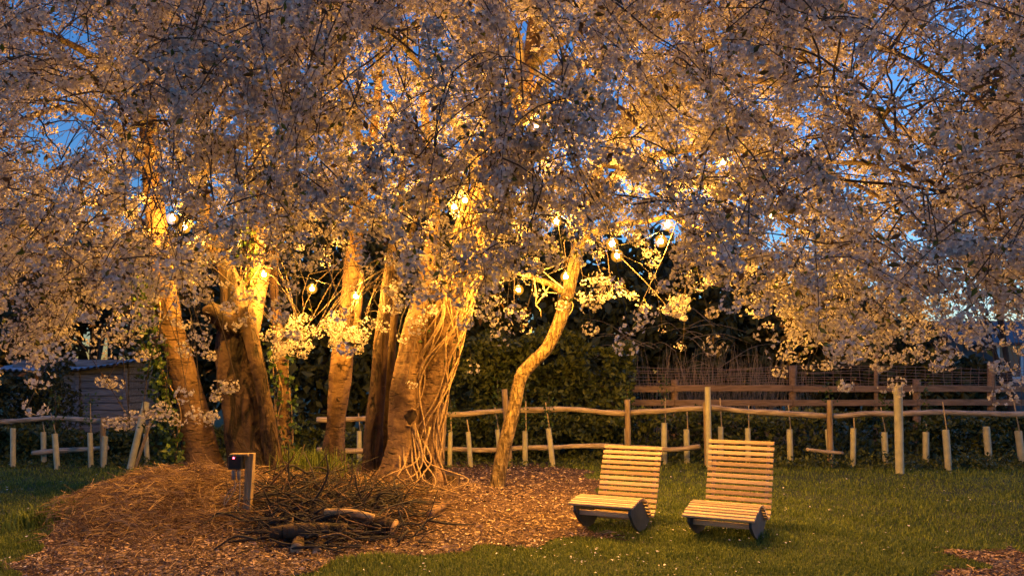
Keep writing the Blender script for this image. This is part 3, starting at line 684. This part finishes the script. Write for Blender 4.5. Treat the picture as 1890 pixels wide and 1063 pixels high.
# ------------------------------------------------------------------ socket post, logs, brush
pr_=thing('socket_post','short wooden post carrying a black outdoor socket box with a red light','post',tuple(P(457,955,7.0)))
zb=gz(-2.5,7.0); D=7.0
def PX(px,py): return P(px,py,D)
mb=MB(); a=PX(463,836); b_=PX(456,958); cx=(a+b_)/2
bbox(mb,cx,(a-b_)/2,np.array([.036,0,0]),np.array([0,.036,0]),.004); mb.build('post',M['post'],pr_,smooth=False)
mb=MB(); bbox(mb,PX(446,838)+np.array([0,-.03,0]),np.array([.085,0,0]),np.array([0,.05,0]),np.array([0,0,.010]),.003); mb.build('cover_board',M['post'],pr_,smooth=False)
mb=MB(); bbox(mb,PX(440,852)+np.array([0,-.05,0]),np.array([0,0,.062]),np.array([.068,0,0]),np.array([0,.04,0]),.012); bx_=mb.build('socket_box',M['black'],pr_,smooth=False)
mb=MB(); uvs(mb,PX(438,843)+np.array([0,-.092,0]),.008); mb.build('indicator_light',M['red'],pr_)
mb=MB()
for dx in (-6,4):
    tube(mb,[PX(441+dx,866)+np.array([0,-.05,0]),PX(441+dx,872)+np.array([0,-.05,0]),PX(441+dx,884)+np.array([0,-.05,0])],[.016,.02,.014],9)
mb.build('plug',M['cable'],pr_)
mb=MB()
tube(mb,spline([PX(437,884)+[0,-.05,0],PX(438,900)+[0,-.06,0],PX(425,922)+[0,-.07,0],PX(418,930)+[0,-.06,0],PX(422,912)+[0,-.05,0],PX(442,890)+[0,-.05,0]],30),.0045,5)
tube(mb,spline([PX(446,884)+[0,-.05,0],PX(447,915)+[0,-.06,0],PX(440,945)+[0,-.05,0]],16),.0055,5)
tube(mb,spline([PX(462,958)+[0,-.06,0],PX(460,975)+[0,-.08,0],PX(455,992)+[0,-.2,0]],12),.006,5)
mb.build('cable',M['cable'],pr_)

def log(label,a,b_,r,matb='bark_dark',bend=.02,seed=0,grp=None):
    a=np.array(a);b_=np.array(b_); n=22; s=np.linspace(0,1,n)[:,None]
    pa=a+(b_-a)*s; pa[:,2]+=bend*np.sin(s[:,0]*3.14); 
    mb=MB(); tube(mb,pa,np.full(n,r),18,0,.14,.0,seed=seed)
    nf=18
    for k in range(len(mb.mt)): mb.mt[k][:]=1
    o=mb.build('log',[M[matb],M['cut']]); tag(o,label,'log',grp); return o
def onz(px,py,r): 
    D=DG(py); return P(px,py,D)+np.array([0,0,r])
G_='logs lying in front of the brush pile'
log('thick mossy log lying along the top front of the brush pile',P(575,950,6.75),P(728,975,6.5),.085,seed=3,grp=G_)
log('pale split log with a light top edge resting on the thick log',P(600,945,6.5),P(690,955,6.45),.032,'vine',seed=4,grp=G_)
log('long dark log at the base of the brush pile',P(500,985,6.2),P(640,978,6.3),.06,seed=5,grp=G_)
log('short log showing its round sawn end towards the lawn',P(548,1013,5.95),P(560,985,6.6),.052,seed=6,grp=G_)
log('dim second sawn log end beside the short log',P(586,1018,5.95),P(600,990,6.5),.042,seed=7,grp=G_)
log('fallen orange brown branch log on the wood chips beside the mound',P(795,948,7.3),P(832,928,7.9),.045,'bark',seed=8,grp=G_)
sm=MB(); bs=P(825,905,8.9); tube(sm,[bs+np.array([0,0,-.1]),bs+np.array([.02,0,.05]),bs+np.array([.03,0,.14]),bs+np.array([.03,0,.19])],[.19,.16,.14,.13],20,0,.25,.4,seed=9)
for k in range(len(sm.mt)): sm.mt[k][:]=1
tag(sm.build('tree_stump',[M['bark_dark'],M['hollow']]),'low dark rotten tree stump right of the vine wrapped trunk','stump')
# brush heap: one dark heap of sticks
mb=MB()
for k in range(1700):
    px=random.gauss(605,88); py=random.gauss(945+.10*(605-0)-60.5,36)
    if not (445<px<790 and 880<py<1022): continue
    D=np.interp(py,[880,1022],[8.2,6.0])+random.uniform(-.2,.2); a=P(px,py,D); a[2]+=random.uniform(-.10,.03)
    if a[2]<gz(a[0],a[1])+.015: a[2]=gz(a[0],a[1])+random.uniform(.02,.15)
    d=np.array([random.gauss(0,1),random.gauss(0,.45),random.gauss(.02,.24)]); d/=np.linalg.norm(d); L=random.uniform(.10,.55)
    e=a+d*L; e[2]=max(e[2],gz(e[0],e[1])+.01); md=(a+e)/2+rng.normal(0,.09*L+.015,3); md[2]=max(md[2],gz(md[0],md[1])+.01)
    w=random.choice((.004,.005,.006,.009,.014)); n=8; tube(mb,spline([a,md,e],n),np.linspace(w,w*.4,n),5,random.choice((0,0,0,0,1)))
tag(mb.build('brush_pile',[M['fartrunk'],M['bark']]),'tangled heap of dark cut sticks and branches in front of the mound','brush pile')
mb=MB()
for px,py0,D,L in ((485,1030,5.7,.5),(505,1035,5.6,.35)): pass
# nettle / weeds tuft on mound
tw=thing('weed_clump','green weedy tuft growing between the stout dark trunk and hollow trunk','weeds',tuple(P(560,880,8.7)))
mb=MB(); x,y=blob(700,560,0,8.7,.25,.2); blades(mb,x,y,rng.uniform(.12,.42,len(x)),rng.uniform(.004,.009,len(x)),lean=.9); mb.build('blades',M['grass'],tw,smooth=False)
tw=thing('weed_clump','dark leafy weed clump on the lawn by the left foot of the mound','weeds',tuple(P(100,965,7.2)))
mb=MB(); x,y=blob(900,95,0,7.2,.2,.16); blades(mb,x,y,rng.uniform(.05,.20,len(x)),rng.uniform(.005,.012,len(x)),lean=1.1); mb.build('blades',M['grass'],tw,smooth=False)

# ------------------------------------------------------------------ rail fences
def rail(root,rows,D,r,matn,seed=0):
    pts=np.array([P(a,b_,D) for a,b_ in rows]); n=len(rows)*9; pa=spline(pts,n); mb=MB()
    pa[:,2]+=.012*np.array([noise.noise(Vector((q[0]*1.6,seed,0))) for q in pa])*2
    T,N,B=frames(pa); tube(mb,pa,np.full(n,r),9,0,.22,seed=seed); mb.build('rail',M[matn],root)
def post(root,px0,py0,px1,py1,D,w,matn='post',seed=0):
    a=P(px1,py1,D); b_=P(px0,py0,D); mb=MB(); a=a-np.array([0,0,.1]); tube(mb,spline([a,(a+b_)/2,b_],12),np.linspace(w*1.03,w,12),12,0,.06,seed=seed); mb.build('post',M[matn],root)
fr=thing('rail_fence','rough cleft wooden post and rail fence running behind the loungers','fence',tuple(P(1000,860,12.3)))
D=12.35
for k,rw in enumerate(([(585,775),(700,772),(812,768)],[(818,766),(880,762),(938,757)],[(942,757),(1050,756),(1156,763)],[(1163,762),(1230,758),(1302,753)],[(1312,754),(1400,760),(1528,768)],[(1536,768),(1600,765),(1655,763)],[(1662,764),(1740,761),(1840,764),(1960,760)])): rail(fr,rw,D,.048,'rail',k)
for k,rw in enumerate(([(585,830),(700,832),(808,828)],[(820,828),(900,831),(938,829)],[(942,828),(1010,826),(1060,823),(1150,823)],[(1160,825),(1225,829),(1292,824)])): rail(fr,rw,D+.01,.042,'rail',k+10)
for k,(a,b_,c,d,w) in enumerate(((818,743,812,852,.072),(931,718,942,862,.05),(1158,737,1160,858,.045),(1306,742,1308,860,.035),(1531,738,1533,860,.045))): post(fr,a,b_,c,d,D-.09,w,seed=k)
fl=thing('rail_fence','grey post and rail fence in front of the old shed','fence',tuple(P(120,862,12.3)))
for k,rw in enumerate(([(-120,784),(0,778),(100,772),(190,776)],[(195,775),(260,771),(345,772)],[(60,836),(120,831),(200,826)])): rail(fl,rw,D+.2,.042,'rail',k+20)
for k,(a,b_,c,d) in enumerate(((-10,740,-6,862),(190,770,190,855),(345,765,345,850))): post(fl,a,b_,c,d,D+.12,.045,seed=k+9)
mb=MB(); tube(mb,spline([P(1488,829,11.6),P(1520,833,11.6),P(1556,836,11.6)],12),.026,8,0,.25,seed=3)
tag(mb.build('fallen_rail',M['rail']),'short broken rail lying in the hedge bottom right of the loungers','rail')

# tree guards along the fence
GU=[(24,790,24,862,4.5),(80,797,81,852,4.5),(101,800,106,865,5),(166,798,168,862,4.5),(194,805,191,862,5),(269,800,272,855,4.5),(663,795,663,850,4.5),(831,794,830,860,4.5),(864,797,869,862,4.5),(918,792,924,850,4.5),(969,795,969,860,5),(1012,790,1021,862,5),(1157,790,1160,832,5.5),(1226,780,1226,855,5.5),(1267,792,1268,848,5.5),(1330,787,1331,848,5),(1380,790,1381,850,5),(1457,792,1459,848,5.5),(1529,792,1535,858,6.5),(1575,790,1574,860,5),(1632,797,1635,850,5.5),(1709,797,1709,845,5.5),(1745,793,1751,868,6),(1820,787,1826,850,6),(1879,795,1887,852,6)]
gl=['left end of the row, standing alone at the picture edge','behind a leaning neighbour left of the shed wall','slightly leaning, third in the left row','under the shed wall, left of an upright twin','under the shed wall, beside the fallen rail end','just right of the big leaning tube and stake','between the hollow trunk and the slim dark stems','just right of the thick brown fence post','tilted, between the brown post and the slender trunk','touching the slender leaning trunk on its left','upright just right of the slender leaning trunk','tilted, left of the first lounger','behind the first lounger, against a thin fence post','at the right top corner of the first lounger','between the first lounger and the tall tube','peeping over the left half of the second lounger back','peeping over the middle of the second lounger back','first to the right of the second lounger','tied to a rail post right of the loungers','slim, right of the guard that is tied to a post','tilted, just left of the big fat tube','short, just right of the big fat tube','mottled lower part, second right of the big fat tube','pale and tilted, between mottled guard and the picture edge','at the right edge of the picture']
for k,(x0,y0,x1,y1,w) in enumerate(GU):
    yb=max(y1,846); D=min(DG(yb),12.7)
    b0=P(x1,y1,D); 
    b0[2]=float(gz(b0[0],b0[1]))
    t0=P(x0,y0,D); r=w/F*D
    g_=thing('tree_guard','pale tube tree guard '+gl[k],'tree guard',tuple(b0),'tube guards round young hedge plants')
    mb=MB(); pa=spline([b0-np.array([0,0,.03]),(b0+t0)/2,t0],8)
    tube(mb,pa,np.full(8,r),12,0,caps=False); tube(mb,pa[::-1],np.full(8,r*.88),12,0,caps=False); mb.build('tube',M['tube'],g_)
    if k not in (0,4,23):
        ax=(t0-b0)/np.linalg.norm(t0-b0); tp=t0+ax*random.uniform(.15,.55)+np.array([random.gauss(0,.02),0,0])
        mb=MB(); tube(mb,[b0+np.array([0,.0,.02]),(b0+t0)/2+np.array([r*.4,0,0]),t0+np.array([r*.4,0,0]),tp],[.011]*4,6); mb.build('cane',M['cane'],g_)
        if k in (7,9,10,11,12,18,20,21,13,2,3):
            mb=MB(); hh=random.uniform(.5,1.0); n=90; s=rng.random(n)
            pts=t0+np.outer(s*hh,[0,0,1])+rng.normal(0,.055,(n,3)); leaves(mb,pts,.05,0,aspect=.6)
            tube(mb,spline([t0-np.array([0,0,.1]),t0+np.array([.02,0,hh*.5]),t0+np.array([0,0,hh])],8),.004,4,1); mb.build('sapling',[M['ivy'],M['twig']],g_)
def bigtube(label,rows,r,stake=None,D=None):
    (x0,y0),(x1,y1)=rows; D=D or DG(y1); b0=P(x1,y1,D); t0=P(x0,y0,D); g_=thing('tree_shelter',label,'tree shelter',tuple(b0),'large tree shelters along the rail fence')
    mb=MB(); pa=spline([b0-np.array([0,0,.03]),(b0+t0)/2,t0],10); tube(mb,pa,np.full(10,r),18,0,caps=False); tube(mb,pa[::-1],np.full(10,r*.9),18,0,caps=False); 
    mb.build('tube',M['tube'],g_)
    if stake:
        (x0,y0),(x1,y1)=stake; a=P(x1,y1,D+.02); c=P(x0,y0,D+.02); mb=MB(); ax=(c-a)/2; s=np.cross(ax,[0,1,0]); s/=np.linalg.norm(s); bbox(mb,(a+c)/2,ax,s*.02,np.array([0,.02,0]),.004); mb.build('stake',M['post'],g_,smooth=False)
bigtube('fat tall pale green tube on the right lawn edge, widest of the tubes',((1657,711),(1661,874)),.062,D=11.3)
bigtube('tall slim tube with a wooden stake beside the second lounger',((1306,714),(1309,858)),.046,((1300,742),(1303,858)),D=11.9)
bigtube('leaning big tube and stake at the left, beside the leaning trunk',((270,742),(240,862)),.052,((281,770),(250,862)),D=11.9)

# rear fence with wire mesh
rf=thing('wire_fence','weathered board fence with wire netting above, behind the low hedge','fence',tuple(P(1500,830,15)))
D=15.0
def board(root,x0,x1,y,h,D,matn,seed=0):
    a=P(x0,y,D); b_=P(x1,y,D); mb=MB(); bbox(mb,(a+b_)/2,(b_-a)/2,np.array([0,.016,0]),np.array([0,0,h]),.004); mb.build('board',M[matn],root,smooth=False)
xs=[1100,1245,1463,1692,1830,1990]
for k in range(len(xs)-1):
    board(rf,xs[k]+.5,xs[k+1]-.5,717+random.uniform(-1,1),.062,D,'oldrail'); board(rf,xs[k]+.5,xs[k+1]-.5,743+random.uniform(-1,1),.062,D,'oldrail')
for k,(px,py) in enumerate(((1245,700),(1463,674),(1692,700),(1830,668),(1617,652))): post(rf,px,py,px,832,D+.10,.075 if px!=1617 else .04,'oldrail',seed=k)
mb=MB()
for j in range(9):
    y=678+j*5.0; pts=[P(x,y+random.gauss(0,1.2)+(3*math.sin(x*.011+j*.2)),D+.18) for x in range(1140,2000,40)]; tube(mb,pts,.0042,4,caps=False)
for x in range(1145,1990,17): tube(mb,[P(x+random.gauss(0,1),677,D+.18),P(x+random.gauss(0,2),722,D+.18)],.003,4,caps=False)
mb.build('wire_mesh',M['wire'],rf)

# ------------------------------------------------------------------ hedges, thicket, trees behind
def hedge(name,label,cat,x0,x1,d0,d1,top,n,size,matn,bot=0.0,rag=.25,stems=0):
    """leaf mass, leaves thick on its outside, with stems within; x in metres, top(x) its height"""
    root=thing(name,label,cat,((x0+x1)/2,(d0+d1)/2,0)); mb=MB()
    x=rng.uniform(x0,x1,n); y=d0+(d1-d0)*rng.random(n)**1.6; tp=np.array([top(v) for v in x])
    z=bot+(tp-bot)*(1-rng.random(n)**1.5*1.0)
    w=np.array([noise.noise(Vector((a*1.6,b_*1.2,c*1.8))) for a,b_,c in zip(x,y,z)])
    ok=w>-.32; p=np.stack([x,y+w*rag*1.4,z+w*rag],-1)[ok]; p=p[p[:,2]>.02]
    leaves(mb,p,size*1.25,0,aspect=.55); mb.build('foliage',M[matn],root,smooth=False)
    return root
xr=lambda px,D:(px-945)/F*D
nz=lambda x,a=.2,f=.9,s=0:a*noise.noise(Vector((x*f,s,.3)))
hedge('hedge','low dark laurel hedge behind the rails, right of the vine trunk','hedge',xr(780,13.2),9.8,13.15,14.1,lambda x:.80+nz(x,.16),15000,.085,'hedge')
hedge('hedge','low dark hedge behind the fence at the left','hedge',-10.5,xr(770,13.4),13.2,14.3,lambda x:.55+nz(x,.3,.7,2),12000,.085,'hedge')
hedge('laurel_bush','tall dense laurel bush behind the slender leaning trunk','bush',xr(835,14.4),xr(1165,14.4),13.9,15.2,lambda x:2.35+nz(x,.6,1.1,4)-.25*max(0,x-1.2),13000,.10,'hedge')
hedge('ivy_bush','rounded dark bush at the left end of the shed','bush',xr(-60,14.8),xr(125,14.8),14.4,15.4,lambda x:1.75+nz(x,.7,1.3,6),5200,.09,'dark')
def bgtree(name,label,px,D,zt,rx,rz,zc,n,size,matn,tw=.16,lean=0,limbs=6,hollow=.35,ry=None):
    X=xr(px,D); root=thing(name,label,'tree',(X,D,0)); tb=MB()
    tp=spline([(X,D,-.1),(X+lean*.3,D,zc*.5),(X+lean,D,zc+rz*.5)],14); tube(tb,tp,np.linspace(tw,tw*.3,14),10,0,.12,seed=px)
    for k in range(limbs):
        a=random.uniform(0,6.28); i_=random.randint(4,11); p=tp[i_]; e=np.array([X+lean+math.cos(a)*rx*.75,D+math.sin(a)*(ry or rx)*.75,zc+random.uniform(-.5,.7)*rz])
        tube(tb,spline([p,(p+e)/2+np.array([0,0,.2]),e],8),np.linspace(tw*.4,.012,8),6)
    tb.build('trunk',M['fartrunk'],root)
    if n:
        d=rdir(n); r=rng.random(n)**.45; p=np.stack([X+lean+d[:,0]*rx*r,D+d[:,1]*(ry or rx)*r,zc+d[:,2]*rz*r],-1)
        w=np.array([noise.noise(Vector(q*(1.5/max(.7,rx*.5))+px)) for q in p]); ok=w>hollow-.55
        p=p[ok]+w[ok][:,None]*.25*d[ok]; p=p[p[:,2]>.15]
        cb=MB(); leaves(cb,p,size*1.75,0,aspect=.6); cb.build('crown',M[matn],root,smooth=False)
    return root
bgtree('evergreen_tree','dark evergreen tree behind the hollow trunk',600,17.5,0,2.4,3.0,3.0,12000,.14,'dark')
bgtree('evergreen_tree','dark evergreen tree behind the vine wrapped trunk',800,19,0,2.5,3.3,3.2,13000,.15,'dark')
bgtree('evergreen_tree','dark tree mass behind the tall laurel bush',1020,20,0,3.0,3.2,3.0,13000,.15,'dark')
bgtree('evergreen_tree','broad dark tree behind the dead stems right of the laurel bush',1270,21,0,3.2,2.9,2.9,13000,.16,'dark')
bgtree('evergreen_tree','dark tree beyond the netting, left of the olive conifer',1520,21,0,2.8,2.0,2.3,9000,.16,'dark')
bgtree('evergreen_tree','tall blue dark tree at the upper right corner of the view',1935,19,0,2.6,4.2,7.4,9000,.16,'dark',tw=.24,hollow=.5)
bgtree('evergreen_tree','dark tree with a bare trunk behind the shed, against the dusk sky',175,22,0,2.4,1.5,4.4,4500,.16,'dark',tw=.22,hollow=.5)
bgtree('evergreen_tree','dark tree at the left picture edge beyond the shed',-10,21,0,2.4,2.4,3.0,8000,.16,'dark')
bgtree('evergreen_tree','forked dark tree behind the leaning left trunk',330,21,0,2.0,3.0,3.3,9000,.16,'dark',lean=.3)
bgtree('bare_tree','thin bare trunk showing against the dusk sky above the shed',205,21,0,.8,1.2,3.8,0,.1,'dark',tw=.15,limbs=9)
bgtree('bare_tree','thin leaning bare trunk in front of the distant house',1872,17.5,0,.9,1.6,3.4,0,.1,'dark',tw=.10,lean=-.5,limbs=9)
bgtree('conifer_tree','olive green bushy conifer beyond the netting near the house',1690,18.5,0,1.25,.95,1.2,5200,.15,'conifer',hollow=.25)
bgtree('shrub_tree','dark shrub below the house at the right edge',1800,18.8,0,.8,.9,1.1,3200,.12,'dark')
# undergrowth along the fence foot, deepest at the right
mb=MB(); n=15000; x=rng.uniform(-9.6,9.8,n); y=rng.uniform(11.9,13.2,n)
keep=rng.random(n)<np.where(x>4.2,1.0,np.where(x>-1.5,.28,.45)); x,y=x[keep],y[keep]
hgt=np.array([.05+.26*max(0,noise.noise(Vector((a*1.7,b_*2.1,5)))+.25) for a,b_ in zip(x,y)])*np.where(x>4.2,1.15,.8)
leaves(mb,np.stack([x,y-np.where(x>4.2,.35,0)*rng.random(len(x)),gz(x,y)+hgt*rng.random(len(x))],-1),.07,0,aspect=.55)
tag(mb.build('undergrowth',M['hedge'],smooth=False),'low dark weeds and ivy growing along the foot of the rail fence','undergrowth',kind='stuff')
# dead stems
tr=thing('dead_stems','tall clump of dry dead stems standing behind the wire netting','dead stems',tuple(P(1350,760,16.2)))
mb=MB()
for k in range(460):
    px=random.triangular(1150,1540,1330); D=random.uniform(15.6,17); a=P(px,0,D); a[2]=0; h=random.uniform(1.0,2.25)*(1 if px<1450 else .8)
    e=a+np.array([random.gauss(0,.28),random.gauss(0,.2),h]); tube(mb,spline([a,(a+e)/2+rng.normal(0,.05,3),e],6),np.linspace(.0065,.002,6),4,caps=False)
for k in range(26):
    px=random.uniform(1130,1340); a=P(px,random.uniform(600,690),16.5); e=a+np.array([random.uniform(.5,1.5)*random.choice((-1,1)),random.gauss(0,.3),random.uniform(-.2,.7)]); tube(mb,spline([a,(a+e)/2+np.array([0,0,.15]),e],8),np.linspace(.008,.002,8),4,caps=False)
mb.build('stems',M['thicket'],tr)

# ------------------------------------------------------------------ shed and house
sh=thing('garden_shed','old grey boarded shed with a sagging sheet metal roof','shed',tuple(P(130,800,17)))
D=17.0; x0,x1=xr(20,D),xr(238,D); mb=MB()
for k in range(11):
    z=.1+k*.165; off=random.uniform(-.01,.01); box(mb,((x0+x1)/2,D+off,z+.078),((x1-x0)/2-.05,0,0),(0,.014,0),(0,0,.074))
    box(mb,(x1-.03,D+1.1+off,z+.078),(.014,0,0),(0,1.05,0),(0,0,.074)); box(mb,(x0+.03,D+1.1+off,z+.078),(.014,0,0),(0,1.05,0),(0,0,.074))
box(mb,((x0+x1)/2,D+2.1,1.0),((x1-x0)/2-.08,0,0),(0,.014,0),(0,0,.98)); mb.build('wall',M['shedwood'],sh,smooth=False)
mb=MB()
for xx in (x0+.05,(x0+x1)/2+.2,x1-.06): box(mb,(xx,D-.04,.85),(.045,0,0),(0,.022,0),(0,0,.85))
mb.build('frame',M['shedwood'],sh,smooth=False)
mb=MB(); n=90; xs_=np.linspace(x0-.25,x1+.35,n); V=[]
for v in (0,.5,1):
    for k,xx in enumerate(xs_):
        f=(xx-x0)/(x1-x0); V.append((xx,D-.35+v*2.5,1.70+.10*math.sin(f*2.9)*(-1)+.16*f+v*.28+.016*math.sin(k*1.6)))
V=np.array(V); k=np.arange(n-1); Fq=np.vstack([np.stack([r*n+k,r*n+k+1,(r+1)*n+k+1,(r+1)*n+k],-1) for r in (0,1)])
mb.add(V,Fq); mb.add(V-[0,0,.03],Fq[:,::-1]); mb.build('roof',M['shedroof'],sh)
ho=thing('house','distant dark roofed house at the right edge beyond the trees','house',tuple(P(1860,740,34)))
D=34.0; hx0,hx1=xr(1775,D),xr(2080,D); mb=MB(); zt=1.4+(705-628)/F*D; zr=1.4+(705-582)/F*D
box(mb,((hx0+hx1)/2,D+3,zt/2),((hx1-hx0)/2-.2,0,0),(0,2.8,0),(0,0,zt/2)); mb.build('wall',M['housewall'],ho,smooth=False)
mb=MB(); V=np.array([(hx0-.2,D-.2,zt-.1),(hx1,D-.2,zt-.1),(hx1,D+3,zr),(hx0-.2,D+3,zr),(hx0-.2,D+6.2,zt-.1),(hx1,D+6.2,zt-.1)])
V2=V-[0,0,.12]; mb.add(np.vstack([V,V2]),[[0,1,2,3],[3,2,5,4],[7,6,9,8],[8,9,10,11],[0,6,7,1],[4,5,11,10],[0,3,9,6],[3,4,10,9],[1,7,8,2],[2,8,11,5]]); mb.build('roof',M['houseroof'],ho,smooth=False)
for px in (1868,1930):
    c=P(px,668,D-.02)+[0,.18,0]; mb=MB()
    for sx in (-1,1): box(mb,c+np.array([sx*.55,-.02,0]),(.06,0,0),(0,.05,0),(0,0,.8))
    for sz in (-1,1): box(mb,c+np.array([0,-.02,sz*.74]),(.49,0,0),(0,.05,0),(0,0,.06))
    wo=mb.build('window',M['white'],ho,smooth=False); mb=MB(); box(mb,c,(.49,0,0),(0,.012,0),(0,0,.68)); p_=mb.build('pane',M['glass'],ho,smooth=False); p_.parent=wo
